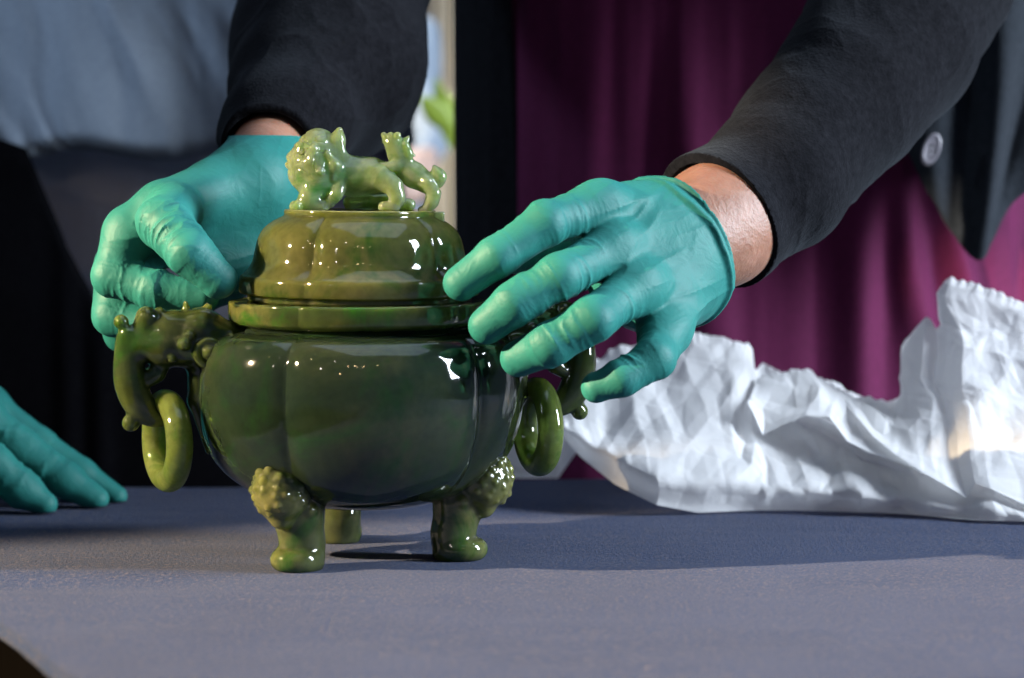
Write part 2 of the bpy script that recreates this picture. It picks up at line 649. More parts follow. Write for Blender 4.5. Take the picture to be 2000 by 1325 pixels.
cornerL = cross2(e0, dl, f0, df)
farR = f0 + df * 1.15
nearR = np.array((farR[0] + 0.1, near[1] - 0.05, 0))
nu, nv = 260, 240
u = np.concatenate([[-0.005, -0.003], np.linspace(0, 1.0, nu - 2)])
vv = np.linspace(0, 1.1, nv)
uu, vg = np.meshgrid(u, vv, indexing='ij')
uc, vc = np.clip(uu, 0, 1), np.clip(vg, 0, 1)
pts = ((1 - uc) * (1 - vc))[..., None] * near + (uc * (1 - vc))[..., None] * nearR + \
      (uc * vc)[..., None] * farR + ((1 - uc) * vc)[..., None] * cornerL
pts = pts.reshape(-1, 3).astype(np.float32)
du, dv = np.maximum(-uu, 0).ravel() * 1.0, np.maximum(vg - 1, 0).ravel() * 4.5
X, Y = pts[:, 0].copy(), pts[:, 1].copy()
rip = 0.0011 * noise(pts, 9, 22, 1, 3) + 0.0005 * noise(pts, 20, 60, 1, 4)
rip += 0.0030 * np.exp(-((Y + 0.055 - 0.10 * (X + 0.1)) / 0.012) ** 2) * np.clip((-0.055 - X) / 0.05, 0, 1)
rip -= 0.0020 * np.exp(-((Y + 0.085 - 0.10 * (X + 0.1)) / 0.016) ** 2) * np.clip((-0.04 - X) / 0.05, 0, 1)
rip *= np.clip((np.hypot(X, Y) - 0.066) / 0.03, 0, 1)
fold = 1 - np.exp(-(du + dv) / 0.006)
pts[:, 2] = rip - (du + dv) * (du + dv > 0)
side = np.array((-(dl[1]), dl[0], 0))
side = side if side[0] < 0 else -side
pts += np.minimum(du, 0.002)[:, None] * side * 0.4
pts[:, 1] += np.minimum(dv, 0.01) * 0.6 + 0.012 * np.clip(dv * 8, 0, 1) * (1 + noise(pts, 14, 14, 0, 9))
o = mesh_obj('tablecloth', pts, grid_faces(nu, nv), M_table)
solid(o, 0.0015, -1)
tb = np.array([near, nearR, farR, cornerL])
inset = (tb.mean(0) - tb)
tb = tb + inset / np.linalg.norm(inset, axis=1, keepdims=True) * 0.006
tb[:, 2] = -0.005
tv_ = np.concatenate([tb, tb - np.array((0, 0, .14))])
M_wood = plain('dark_table_wood', (0.0016, 0.0013, 0.0011), 0.8)
M_wood.node_tree.nodes['Principled BSDF'].inputs['Specular IOR Level'].default_value = 0.0
table = mesh_obj('table', tv_, np.array([[0, 1, 2, 3], [7, 6, 5, 4], [0, 4, 5, 1], [1, 5, 6, 2], [2, 6, 7, 3], [3, 7, 4, 0]]), M_wood, smooth=False)
tag(table, 'dark table top, its bare side showing at the lower left corner of the blue cloth', 'table')
tag(o, 'dusty blue felt cloth covering the whole table top under everything', 'tablecloth')

# ------------------------------------------------------------------ censer
AZ0 = math.radians(14)
SEAMS = [AZ0 - math.radians(38), AZ0 + math.radians(38), AZ0 + math.pi - math.radians(38), AZ0 + math.pi + math.radians(38)]


def seamf(az):
    r = np.zeros_like(az)
    for s in SEAMS:
        d = np.abs((az - s + math.pi) % (2 * math.pi) - math.pi)
        r += np.exp(-d / math.radians(5.5)) + 0.15 * np.exp(-(d / math.radians(18)) ** 2)
    return r


def revolve(name, prof, depth, mat, parent, nphi=360, per=7, close=(True, True)):
    """prof: (half width px, photo y, seam strength); a lobed body of revolution"""
    pr = []
    for i in range(len(prof) - 1):
        pass
    pr = curve(prof, (len(prof) - 1) * per + 1)
    az = np.linspace(0, 2 * math.pi, nphi, endpoint=False)
    sf = seamf(az)
    vs = np.zeros((nphi, len(pr), 3))
    for j, (r, y, s) in enumerate(pr):
        R = max(r, 0.05) * U * (1 - depth * max(s, 0) * sf)
        z = zpx(y)
        vs[:, j, 0] = R * np.sin(az)
        vs[:, j, 1] = -R * np.cos(az)
        vs[:, j, 2] = z
    return mesh_obj(name, vs, grid_faces(nphi, len(pr), True), mat, parent)


censer = empty('jade_censer')
tag(censer, 'dark green jade tripod censer with dragon handles and loose rings on the blue cloth', 'censer')
# outer wall, mouth flange, and back down inside
bowl_prof = [(0, 984, 0), (60, 984, 0), (118, 981, 0.0), (160, 973, 0.05), (207, 957, 0.15), (250, 931, 0.4), (284, 897, 0.75), (305, 858, 1), (317, 815, 1),
             (321, 770, 1), (320, 728, 1), (315, 695, 1), (304, 669, 1), (284, 652, 1), (258, 645, 0.9), (240, 642, 0.7), (233, 638, 0.5), (228, 631, 0.5), (215, 625, .5), (214, 700, .4), (245, 740, .4), (280, 800, 0.4), (240, 900, 0.3), (120, 955, 0), (0, 962, 0)]
rim_prof = [(212, 630, .5), (226, 634, .5), (236, 633, 0.5),
             (247, 629, 0.5), (254, 623, 0.5), (256, 612, 0.5), (256, 598, 0.5), (255.5, 590, 0.5), (253, 587, 0.5), (248, 586, 0.5), (225, 586, 0.5),
             (205, 587, 0.4), (203, 600, 0.4), (203, 622, 0.4), (206, 628, .4), (212, 630, .5)]
bowl = revolve('bowl', bowl_prof, 0.055, M_bowl, censer)
revolve('mouth_rim', rim_prof, 0.05, M_rim, censer)


def loc(u, y, w):
    """handle / foot local frame: u outward px, y photo row, w sideways px"""
    return np.array((u * U, w * U, zpx(y)), np.float32)


def lr(r):
    return r * U


def handle_f(p):
    q = p.copy()
    q[:, 1] = np.abs(q[:, 1])          # same on both sides
    k = lr(14)
    d = cone(q, loc(245, 655, 16), loc(312, 630, 20), lr(26), lr(30))
    d = smin(d, cone(q, loc(305, 634, 14), loc(372, 636, 10), lr(34), lr(32)), k)
    d = smin(d, cone(q, loc(365, 630, 8), loc(418, 630, 8), lr(27), lr(22)), k)
    d = smin(d, chain(q, [loc(262, 668, 12), loc(328, 668, 10), loc(384, 668, 8), loc(424, 664, 4), loc(444, 690, 0)], [lr(34), lr(43), lr(38), lr(28), lr(20)])[0], lr(10))
    d = smin(d, ball(q, loc(414, 613, 13), lr(20)), lr(7))
    d = smin(d, ball(q, loc(389, 606, 12), lr(11)), lr(5))
    d = smin(d, ball(q, loc(463, 622, 8), lr(14)), lr(7))
    d = smin(d, ball(q, loc(452, 645, 10), lr(15)), lr(8))
    d = smin(d, cone(q, loc(418, 640, 6), loc(452, 660, 0), lr(20), lr(18)), lr(10))
    # trunk and its hook
    tr, _, _ = chain(q, list(curve([loc(450, 650, 0), loc(450, 700, 0), loc(446, 742, 0), loc(430, 780, 0), loc(402, 803, 0), loc(366, 802, 0)], 16)),
                     list(np.interp(np.linspace(0, 5, 16), range(6), [lr(18), lr(24), lr(26), lr(24), lr(16), lr(11)])))
    d = smin(d, tr, lr(10))
    d = smin(d, ball(q, loc(447, 815, 0), lr(17)), lr(6))
    d = smin(d, cone(q, loc(436, 792, 0), loc(445, 812, 0), lr(16), lr(12)), lr(6))
    # jaw and fang
    d = smin(d, cone(q, loc(345, 668, 14), loc(388, 694, 8), lr(30), lr(18)), lr(12))
    fg, _, _ = chain(q, [loc(385, 700, 8), loc(398, 722, 8), loc(412, 732, 6), loc(424, 720, 5)], [lr(16), lr(14), lr(10), lr(3)])
    d = smin(d, fg, lr(6))
    # eyes with ring sockets, brows
    d = smin(d, ball(q, loc(303, 678, 60), lr(15)), lr(3))
    c = loc(303, 680, 59)
    rr = np.hypot(q[:, 0] - c[0], q[:, 2] - c[2]) - lr(23)
    d = smin(d, np.hypot(rr, q[:, 1] - c[1]) - lr(7.5), lr(4))
    d = smin(d, ball(q, loc(349, 662, 55), lr(12)), lr(5))
    d = smin(d, ball(q, loc(338, 646, 50), lr(11)), lr(5))
    for i in range(5):
        d = smin(d, ball(q, loc(272 - 7 * i, 650 + 9 * abs(i - 2), 53 - 3 * i), lr(8)), lr(4))
    for i in range(4):
        d = smin(d, ball(q, loc(372 + 13 * i, 690 - 6 * i, 44 - 6 * i), lr(8)), lr(4))
    # horns, mane
    d = smin(d, cone(q, loc(338, 606, 12), loc(340, 586, 12), lr(9), lr(2.5)), lr(5))
    d = smin(d, cone(q, loc(306, 612, 16), loc(296, 594, 18), lr(9), lr(5)), lr(6))
    d = smin(d, cone(q, loc(300, 620, 4), loc(250, 648, 4), lr(17), lr(12)), lr(8))
    # flange along the wall
    d = smin(d, cone(q, loc(316, 690, 12), loc(318, 775, 8), lr(22), lr(18)), lr(14))
    d = smin(d, cone(q, loc(318, 775, 6), loc(296, 872, 0), lr(19), lr(8)), lr(10))
    # cut along the bowl's inside
    return d


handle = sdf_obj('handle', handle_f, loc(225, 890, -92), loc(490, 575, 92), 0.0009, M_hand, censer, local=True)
# loose ring
def torus_mesh(R, r, nu=96, nv=32):
    a, c = np.meshgrid(np.linspace(0, 2 * math.pi, nu, endpoint=False), np.linspace(0, 2 * math.pi, nv, endpoint=False), indexing='ij')
    vs = np.stack([r * np.sin(c), (R + r * np.cos(c)) * np.cos(a), (R + r * np.cos(c)) * np.sin(a)], -1).reshape(-1, 3)
    i, j = np.meshgrid(np.arange(nu), np.arange(nv), indexing='ij')
    i, j = i.ravel(), j.ravel()
    f = np.stack([i * nv + j, ((i + 1) % nu) * nv + j, ((i + 1) % nu) * nv + (j + 1) % nv, i * nv + (j + 1) % nv], 1)
    return vs, f


tv, tf = torus_mesh(lr(74), lr(25.5))
ring = mesh_obj('ring', tv, tf, M_ring, handle, local=True)
ring.location = loc(378, 851, 0)
ring.rotation_euler = (0, 0, math.radians(12.5))
azl = math.radians(-76)
handle.rotation_euler = (0, 0, azl - math.pi / 2)
h2 = handle.copy()
C.objects.link(h2)
h2.parent = censer
h2.rotation_euler = (0, 0, azl + math.pi / 2)
r2 = ring.copy()
C.objects.link(r2)
r2.parent = h2
r2.location = loc(360, 843, 0)
r2.rotation_euler = (0, 0, math.radians(6))

# feet
curls = []
for lat, n, rad in ((80, 1, 12), (58, 6, 10), (38, 10, 9.5), (19, 13, 8.5), (2, 14, 7.5), (-15, 13, 7)):
    for i in range(n):
        a = 2 * math.pi * (i + 0.5 * (lat == 24)) / n
        curls.append((lat + rng.uniform(-5, 5), a + rng.uniform(-.12, .12), rad * rng.uniform(.75, 1.2)))


def foot_f(p):
    d = ball(p, loc(249, 931, 0), lr(57))
    for lat, a, rad in curls:
        la = math.radians(lat)
        n = np.array((math.cos(la) * math.cos(a), math.cos(la) * math.sin(a), math.sin(la)))
        ax = np.array((n[0] * math.cos(.5) + n[2] * math.sin(.5), n[1], -n[0] * math.sin(.5) + n[2] * math.cos(.5)))
        if ax[0] > -0.35:
            d = smin(d, ball(p, loc(249, 931, 0) + ax * lr(53), lr(rad)), lr(3.0))
    d = smin(d, cone(p, loc(256, 952, 20), loc(246, 978, 0), lr(28), lr(26)), lr(6))
    d = smin(d, cone(p, loc(256, 952, -20), loc(246, 978, 0), lr(28), lr(26)), lr(6))
    d = smin(d, ball(p, loc(216, 968, 38), lr(15)), lr(8))
    d = smin(d, ball(p, loc(216, 968, -38), lr(15)), lr(8))
    leg, _, _ = chain(p, [loc(196, 935, 0), loc(197, 985, 0), loc(187, 1035, 0), loc(190, 1068, 0)], [lr(52), lr(46), lr(41), lr(44)])
    d = smin(d, leg, lr(6))
    c = loc(203, 1066, 0)
    c[2] = lr(20)
    q = p - c
    rad = np.hypot(q[:, 0], q[:, 1] * 1.05) - lr(32)
    pad = np.hypot(np.maximum(rad, 0), np.maximum(np.abs(q[:, 2]) - lr(1), 0)) - lr(20.5)
    d = smin(d, pad, lr(8))
    return np.maximum(d, lr(0.3) - p[:, 2])


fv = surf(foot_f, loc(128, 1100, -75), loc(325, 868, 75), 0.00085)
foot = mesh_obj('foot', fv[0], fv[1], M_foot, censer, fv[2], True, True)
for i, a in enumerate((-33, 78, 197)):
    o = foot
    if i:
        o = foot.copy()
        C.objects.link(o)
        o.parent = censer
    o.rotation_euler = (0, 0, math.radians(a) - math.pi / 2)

# ------------------------------------------------------------------ lid with its carved lion and cub
lid_z = zpx(586)
lid = empty('censer_lid', (0, 0, lid_z))
tag(lid, 'olive green domed jade lid held over the bowl, carved lion and cub on top', 'lid')
lid_prof = [(0, 588, 0), (100, 588, 0.3), (190, 588, 0.4), (214, 587, 0.5), (219, 584, 0.5), (219, 577, 0.5), (222, 574, 0.5), (231, 573.5, 0.5), (234, 571, 0.5), (235, 564, 0.5), (235, 548, 0.5),
            (232, 540, 0.6), (226, 535, 0.8), (216, 524, 1), (209, 510, 1), (205, 492, 1), (201, 474, 1), (195, 459, 1), (185, 445, 1), (171, 434, 1),
            (158, 427, 0.8), (150, 423, 0.5), (148, 420, 0.3), (148, 414, 0.2), (146, 411, 0.2), (140, 410, 0.1), (80, 410, 0), (0, 410, 0)]
dome = revolve('dome', lid_prof, 0.07, M_lid, lid)
dome.rotation_euler = (0, math.radians(0.6), 0)


def fb(p, x, y, Y, r, rz=None):
    return ball(p, P(x, y, Y), S(r, Y))


def fc(p, a, b):
    return cone(p, P(*a[:3]), P(*b[:3]), S(a[3], a[2]), S(b[3], b[2]))


def fch(p, L):
    return chain(p, [P(*a[:3]) for a in L], [S(a[3], a[2]) for a in L])[0]


lion_curl = []
for (cx, cy, Rr, n0) in ((626, 292, 50, 34),):
    for i in range(n0):
        a = i * 2.39996
        t = 1 - 2 * (i + 0.5) / n0
        lion_curl.append((a, t))


def lion_f(p):
    d = fch(p, [(622, 288, 0, 37), (618, 318, 0, 46), (630, 350, 0, 43)])
    d = smin(d, fc(p, (598, 318, 0, 35), (592, 338, 0, 30)), S(10))
    d = smin(d, fb(p, 622, 350, 0, 47), S(10))
    # ear and hair tuft
    d = smin(d, fch(p, [(648, 300, -.003, 20), (658, 275, -.003, 14), (663, 254, -.003, 6)]), S(6))
    d = smin(d, fch(p, [(648, 300, .012, 18), (655, 278, .012, 10), (660, 262, .012, 5)]), S(6))
    d = smin(d, fch(p, [(664, 285, -.004, 9), (668, 310, -.004, 9), (668, 345, -.003, 8)]), S(6))
    # brows, nose, cheeks, curled jaw
    for s in (-1, 1):
        d = smin(d, fb(p, 585, 286, s * .0042, 9), S(4))
        d = smin(d, fb(p, 577, 296, s * .0035, 7), S(3))
        d = smin(d, fb(p, 592, 300, s * .0085, 9), S(3))
        d = smin(d, fb(p, 572, 318, s * .003, 8), S(3))
        d = smin(d, fch(p, [(600, 282, s * .008, 5), (612, 292, s * .0115, 5), (610, 312, s * .012, 5), (596, 322, s * .009, 5)]), S(4))
        d = smin(d, fch(p, [(640, 300, s * .011, 6), (655, 322, s * .010, 7), (650, 350, s * .010, 6)]), S(5))
        d = smin(d, fb(p, 625, 335, s * .0125, 7), S(5))
        # front legs and paws
        d = smin(d, fch(p, [(618, 358, s * .006, 24), (606, 384, s * .008, 19), (597, 398, s * .009, 17)]), S(9))
        for t in range(4):
            d = smin(d, fb(p, 573 + 5 * abs(t - 1.5), 403, s * .009 + (t - 1.5) * .0026, 10), S(3))
        d = smin(d, fc(p, (590, 404, s * .009, 15), (628, 404, s * .009, 14)), S(6))
        # hind legs
        d = smin(d, fch(p, [(744, 348, s * .0065, 26), (768, 364, s * .0085, 16), (777, 386, s * .009, 11), (770, 404, s * .009, 12)]), S(8))
        d = smin(d, fc(p, (766, 406, s * .0095, 12), (750, 405, s * .0095, 11)), S(5))
    d = smin(d, fb(p, 565, 322, 0, 8), S(4))
    d = smin(d, fb(p, 568, 308, 0, 9), S(4))
    # leg crescent near side
    d = smin(d, fch(p, [(664, 352, -.008, 10), (658, 378, -.009, 11), (645, 396, -.009, 10)]), S(7))
    # trunk
    d = smin(d, fch(p, [(650, 335, 0, 38), (690, 345, 0, 36), (725, 344, 0, 34), (748, 348, 0, 30)]), S(12))
    # knobbly spine
    for i in range(9):
        t = i / 8
        d = smin(d, fb(p, 676 + 82 * t, 309 + 2 * abs(t - .25) + 14 * t * t, 0, 6), S(3))
    # tail lying along the plate on the far side
    d = smin(d, fch(p, [(684, 396, .010, 14), (715, 392, .014, 13), (745, 396, .016, 14), (800, 400, .014, 12)]), S(5))
    hd = np.exp(-np.maximum(np.linalg.norm(p - P(612, 312, 0).astype(np.float32), axis=1) - S(50), 0) / .002)
    d = d - 0.00018 * noise(p, 330, seed=2) - 0.00030 * noise(p, 160, seed=5)
    d = d + 0.0007 * hd * ((1 - np.abs(noise(p, 210, seed=7))) ** 6) - 0.0003 * hd
    for s in (-1, 1):
        d = np.maximum(d, -(np.abs(ball(p, P(588, 297, s * .0095), S(7))) - .00028))
    return d


def cub_f(p):
    d = fch(p, [(768, 279, -.002, 19), (778, 300, -.002, 18), (786, 322, -.002, 20)])
    d = smin(d, fc(p, (757, 272, -.002, 12), (750, 264, -.002, 6)), S(5))
    for s in (-1, 1):
        d = smin(d, fb(p, 763, 264, -.002 + s * .002, 6), S(3))
        d = smin(d, fb(p, 776, 265, -.002 + s * .0035, 7), S(3))
        d = smin(d, fch(p, [(775, 322, -.002 + s * .004, 11), (758, 328, -.002 + s * .0045, 8), (744, 324, -.002 + s * .0045, 6)]), S(5))
        d = smin(d, fch(p, [(834, 358, -.002 + s * .0042, 15), (848, 378, -.002 + s * .0055, 10), (843, 396, -.002 + s * .006, 9), (832, 410, -.002 + s * .006, 9)]), S(5))
        d = smin(d, fb(p, 824, 411, -.002 + s * .006, 8), S(4))
        d = smin(d, fch(p, [(792, 282, -.002 + s * .003, 7), (797, 300, -.002 + s * .003, 6), (800, 318, -.002 + s * .002, 6)]), S(4))
    d = smin(d, fc(p, (800, 300, -.002, 6), (809, 304, -.002, 3)), S(3))
    d = smin(d, fc(p, (793, 275, -.002, 7), (798, 268, -.002, 3)), S(3))
    d = smin(d, fch(p, [(786, 325, -.002, 20), (808, 342, -.002, 22), (832, 358, -.002, 21)]), S(8))
    d = smin(d, fch(p, [(842, 366, -.002, 8), (853, 356, -.003, 9), (856, 345, -.003, 13), (848, 326, -.003, 3)]), S(5))
    return d - 0.0002 * noise(p, 330, seed=9)


flo, fhi = box_of([P(548, 425, -.03), P(890, 238, .03)], 0.002)
lo1, hi1 = box_of([P(548, 413, -.026), P(800, 240, .026)], 0.001)
lion = sdf_obj('lion_finial', lion_f, lo1, hi1, 0.0006, M_fin, lid)
lo1, hi1 = box_of([P(736, 421, -.016), P(875, 250, .012)], 0.001)
cub = sdf_obj('cub_finial', cub_f, lo1, hi1, 0.0006, M_fin, lid)


def peg_f(p):
    q = np.abs(p - P(857, 424, -.004).astype(np.float32)) - np.array((S(9), S(9), S(8)), np.float32)
    d = np.linalg.norm(np.maximum(q, 0), axis=1) - S(2)
    q = np.abs(p - P(815, 425, -.020).astype(np.float32)) - np.array((S(5), S(5), S(9)), np.float32)
    return d


lo1, hi1 = box_of([P(840, 440, -.010), P(875, 405, .002)], 0.001)
sdf_obj('plate_tab', peg_f, lo1, hi1, 0.0004, M_fin, lid)


# ------------------------------------------------------------------ gloves
def folds(p, amp, seed, f1=70, aniso=(1, 1, 1)):
    n = noise(p, f1 * aniso[0], f1 * aniso[1], f1 * aniso[2], seed)
    n2 = noise(p, f1 * 2.1 * aniso[0], f1 * 2.1 * aniso[1], f1 * 2.1 * aniso[2], seed + 3)
    return amp * ((1 - np.abs(n)) ** 5 + 0.5 * (1 - np.abs(n2)) ** 5 - 0.25)


def fr(p, s, L, amp, seed, marks):
    """cross creases over the finger joints"""
    e = 0.30
    for mpos, width in marks:
        e = e + np.exp(-((s - mpos * L) / (width * 1.3 * L)) ** 2)
    q = np.stack([s * 1.0, p[:, 0] * .33 + p[:, 2] * .12, p[:, 1] * .3 + p[:, 2] * .2], 1).astype(np.float32)
    n = noise(q, 150, seed=seed)
    n2 = noise(q, 330, seed=seed + 1)
    g = np.clip(.55 + .8 * noise(p, 70, seed=seed + 2), 0, 1.2)
    r = 1.5 * (1 - np.abs(n)) ** 4 + .5 * (1 - np.abs(n2)) ** 4 - .55
    return amp * r * np.minimum(e, 1.2) * g


def digit(p, L, seed, marks, amp=0.0007, fa=0.0003):
    pts, rs = [P(*a[:3]) for a in L], [S(a[3], a[2]) for a in L]
    d, s, tot = chain(p, pts, rs)
    return d - fr(p, s, tot, amp, seed, marks) - fa * noise(p, 75, seed=seed + 9)


def squash(p, c, axis, k):
    """stretch space along an axis so a round limb becomes oval"""
    a = np.asarray(axis, np.float32)
    a = a / np.linalg.norm(a)
    t = (p - np.asarray(c, np.float32)) @ a
    return p + (t * (1 / k - 1))[:, None] * a


# image right: her left hand
cufA = P(1310, 492, .012)
cufB = P(1420, 425, .045)
axr = (cufB - cufA) / np.linalg.norm(cufB - cufA)
CUT_R = float((P(1326, 488, .016) - cufA) @ axr)


def glove_right(p):
    palm = fch(p, [(1172, 404, -.020, 44), (1225, 420, -.006, 58), (1290, 440, .008, 78)])
    palm = smin(palm, fch(p, [(1200, 486, -.030, 46), (1260, 490, -.012, 66), (1300, 492, .006, 84)]), .008)
    palm = smin(palm, fch(p, [(1248, 558, -.034, 47), (1285, 548, -.018, 62), (1312, 535, .004, 80)]), .008)
    palm = smin(palm, fch(p, [(1298, 640, -.030, 46), (1315, 595, -.018, 52), (1325, 550, .004, 70)]), .010)
    palm = smin(palm, fch(p, [(1220, 470, .016, 60), (1290, 500, .022, 75)]), .012)
    palm = palm - 0.0013 * np.clip(noise(p, 55, 55, 55, 4), -0.4, 1)
    # long pulls from the knuckles to the cuff
    q = squash(p, cufA, axr, 7.0)
    palm = palm - folds(q, 0.0014, 12, 42)
    J = [(0.33, .11), (0.66, .09)]
    out = None
    for L, sd in (([(1172, 402, -.020, 44), (1065, 437, -.046, 42), (972, 502, -.055, 40), (900, 554, -.053, 35)], 1),
                  ([(1200, 486, -.030, 46), (1092, 541, -.060, 44), (1006, 593, -.064, 42), (951, 636, -.059, 36)], 2),
                  ([(1248, 558, -.034, 46), (1158, 624, -.066, 44), (1076, 672, -.066, 42), (1013, 701, -.055, 36)], 3),
                  ([(1302, 640, -.030, 45), (1278, 700, -.055, 40), (1215, 738, -.062, 35), (1165, 757, -.060, 30)], 4),
                  ([(1230, 470, .014, 48), (1130, 470, .034, 40), (1020, 495, .026, 35), (938, 515, .010, 31)], 5)):
        m = smin(palm, digit(p, L, sd, J), .012)
        out = m if out is None else smin(out, m, .0012)
    # cuff
    ps = squash(p, cufA, (0, 1, 0), 0.80)
    cf, t = cone(ps, cufA - axr * .012, cufA + axr * .05, S(146), S(143), True)
    along = (p - cufA.astype(np.float32)) @ axr.astype(np.float32)
    wav = 0.004 * noise(p, 40, seed=21)
    cf = cf - 0.0030 * np.exp(-((along + .001 + wav) / .0020) ** 2) + 0.0016 * np.exp(-((along - .004 + wav) / .0022) ** 2) - 0.0014 * np.exp(-((along - .008 + wav) / .002) ** 2) \
        - 0.0022 * np.exp(-((along - CUT_R) / .0016) ** 2) - folds(squash(p, cufA, axr, 3), .0005, 31, 70)
    cf = np.maximum(cf, along - CUT_R - 0.0008 * noise(p, 50, seed=6))
    out = smin(out, cf, .010)
    inner = cone(ps, cufA, cufA + axr * .06, S(134), S(132))
    inner = np.maximum(inner, .004 - along)
    return np.maximum(out, -inner)


HAND_PTS = [P(850, 600, -.075), P(1430, 340, .09), P(1140, 800, -.085), P(1400, 650, .0), P(1000, 480, .06)]

# ------------------------------------------------------------------ the woman
woman = empty('person', (P(1475, 500, .5)[0], 0.52, FLOOR))
tag(woman, 'person in magenta dress and black cardigan lowering the jade lid with both gloved hands', 'person')
lo1, hi1 = box_of(HAND_PTS, .006)
sdf_obj('glove', glove_right, lo1, hi1, 0.0010, M_glove, woman)

cufL = P(512, 330, .085)
axl = P(540, 262, .14) - P(500, 345, .07)
axl /= np.linalg.norm(axl)
CUT_L = float((P(520, 312, .10) - cufL) @ axl)


def glove_left(p):
    palm = fch(p, [(505, 345, .080, 66), (420, 375, .050, 60), (320, 415, .022, 58), (265, 450, .018, 52)])
    palm = smin(palm, fch(p, [(510, 350, .085, 70), (440, 400, .062, 64), (310, 450, .045, 56)]), .012)
    palm = smin(palm, fch(p, [(525, 360, .090, 62), (500, 440, .075, 62), (440, 530, .062, 56), (400, 560, .05, 45)]), .012)
    palm = smin(palm, fch(p, [(470, 400, .075, 66), (400, 480, .060, 60)]), .014)
    palm = smin(palm, fch(p, [(300, 450, .045, 54), (240, 520, .045, 48), (225, 600, .042, 40)]), .012)
    q = squash(p, cufL, P(300, 430, .02) - P(505, 345, .08), 8)
    palm = palm - folds(q, 0.0012, 14, 38)
    out = None
    for L, sd, J, am in (
            ([(345, 415, .010, 52), (320, 436, -.008, 51), (372, 495, -.032, 44), (426, 548, -.031, 37)], 1, [(0.35, .12), (.62, .10)], .0011),
            ([(248, 462, .018, 48), (222, 540, .010, 41), (305, 568, .004, 38), (398, 580, .002, 31)], 2, [(0.30, .10), (.62, .07)], .0009),
            ([(240, 520, .040, 44), (220, 618, .030, 38), (300, 640, .024, 36), (390, 640, .02, 32)], 3, [(0.40, .10)], .0007),
            ([(250, 560, .055, 42), (240, 650, .048, 36), (310, 680, .045, 34), (390, 680, .045, 30)], 4, [(0.40, .10)], .0007),
            ([(300, 560, .065, 40), (290, 640, .062, 34), (340, 690, .06, 31), (395, 690, .06, 28)], 5, [(0.40, .10)], .0007)):
        m = smin(palm, digit(p, L, sd + 40, J, am, .0003), .009)
        out = m if out is None else smin(out, m, .0012)
    along = (p - cufL.astype(np.float32)) @ axl.astype(np.float32)
    cf = cone(p, cufL - axl * .02, cufL + axl * .05, S(78, .08), S(84, .08))
    cf = cf - 0.0014 * np.exp(-((along - CUT_L) / .0018) ** 2) - folds(squash(p, cufL, axl, 3), .0004, 33, 60)
    cf = np.maximum(cf, along - CUT_L)
    out = smin(out, cf, .012)
    inner = np.maximum(cone(p, cufL, cufL + axl * .06, S(74, .08), S(80, .08)), .004 - along)
    return np.maximum(out, -inner)


lo1, hi1 = box_of([P(170, 720, -.045), P(600, 280, .15), P(480, 560, .12), P(170, 500, .1)], .004)
sdf_obj('glove', glove_left, lo1, hi1, 0.0010, M_glove, woman)

# arms and trunk, one continuous body
shR, shL = P(2050, -420, .40), P(820, -560, .46)
elR, elL = P(1800, 140, .16), P(690, -60, .32)
hipC = np.array((woman.location.x, .52, -.10))


def body_f(p):
    ps = squash(p, cufA, (0, 1, 0), 0.85)
    d = fch(ps, [(1305, 494, .010, 108), (1400, 440, .040, 112)])
    d = smin(d, cone(p, P(1400, 440, .045), P(1505, 352, .08), S(106), S(106)), .02)
    d = smin(d, fch(p, [(1505, 352, .08, 106), (1650, 190, .13, 108), (1840, -200, .25, 112)]), .02)
    d = smin(d, cone(p, P(1840, -200, .25), shR, S(115), S(150)), .02)
    d = smin(d, cone(p, cufL - axl * .01, cufL + axl * .05, S(72, .1), S(80, .1)), .01)
    d = smin(d, fch(p, [(540, 262, .14, 78), (640, 100, .225, 110), (672, -200, .33, 115)]), .01)
    d = smin(d, cone(p, P(672, -200, .33), shL, S(120), S(150)), .03)
    pt = squash(p, hipC, (1, 0, 0), 1.5)
    d = smin(d, cone(pt, hipC, (shR + shL) / 2 + np.array((0, .04, .0)), .095, .085), .05)
    return d


lo1, hi1 = box_of([P(1200, 620, -.03), P(400, 400, 0), hipC - .16, hipC + .16, shR + .06, shL + np.array((-.08, .1, .06))], .01)
sdf_obj('body', body_f, lo1, hi1, 0.0035, M_skin, woman, pad=.01)


# cardigan: two sleeves and an open front
cuA = P(1337, 483, .027)
cuAx = P(1560, 330, .09) - cuA
cuAx /= np.linalg.norm(cuAx)
CUT_S = float((P(1405, 440, .045) - cuA) @ cuAx)


def sleeve_right(p):
    d = fch(p, [(1370, 455, .035, 137), (1400, 432, .045, 140), (1505, 352, .08, 143), (1570, 282, .10, 146), (1650, 190, .13, 158), (1733, 85, .165, 172), (1800, -60, .20, 184), (1840, -200, .25, 184)])
    d = smin(d, cone(p, P(1840, -200, .25), shR, S(184, .25), S(190, .4)), .03)
    q = squash(p, cuA, np.array((.35, 0, .94)), 0.9)
    al = (p - cuA.astype(np.float32)) @ cuAx.astype(np.float32)
    f = 0.0040 * np.sin(al / .0125 + 5 * noise(p, 11, seed=3)) * np.clip(.1 + 1.3 * noise(p, 15, seed=7), 0, 1) * np.clip((al - .008) / .05, 0, 1)
    d = d - f - folds(squash(p, cuA, cuAx, .6), .0007, 51, 22) * np.clip(al / .05, 0.05, 1)
    lim = CUT_S + 0.0025 * noise(p, 30, seed=2)
    d = np.maximum(d, lim - al)
    inn = cone(p, P(1340, 478, .03), P(1505, 352, .08), S(121, .04), S(126, .09))
    return np.maximum(d, -np.maximum(inn, al - CUT_S - .016))


cuB = cufL + axl * .022
cuBx = P(640, 120, .22) - P(505, 330, .085)
cuBx /= np.linalg.norm(cuBx)


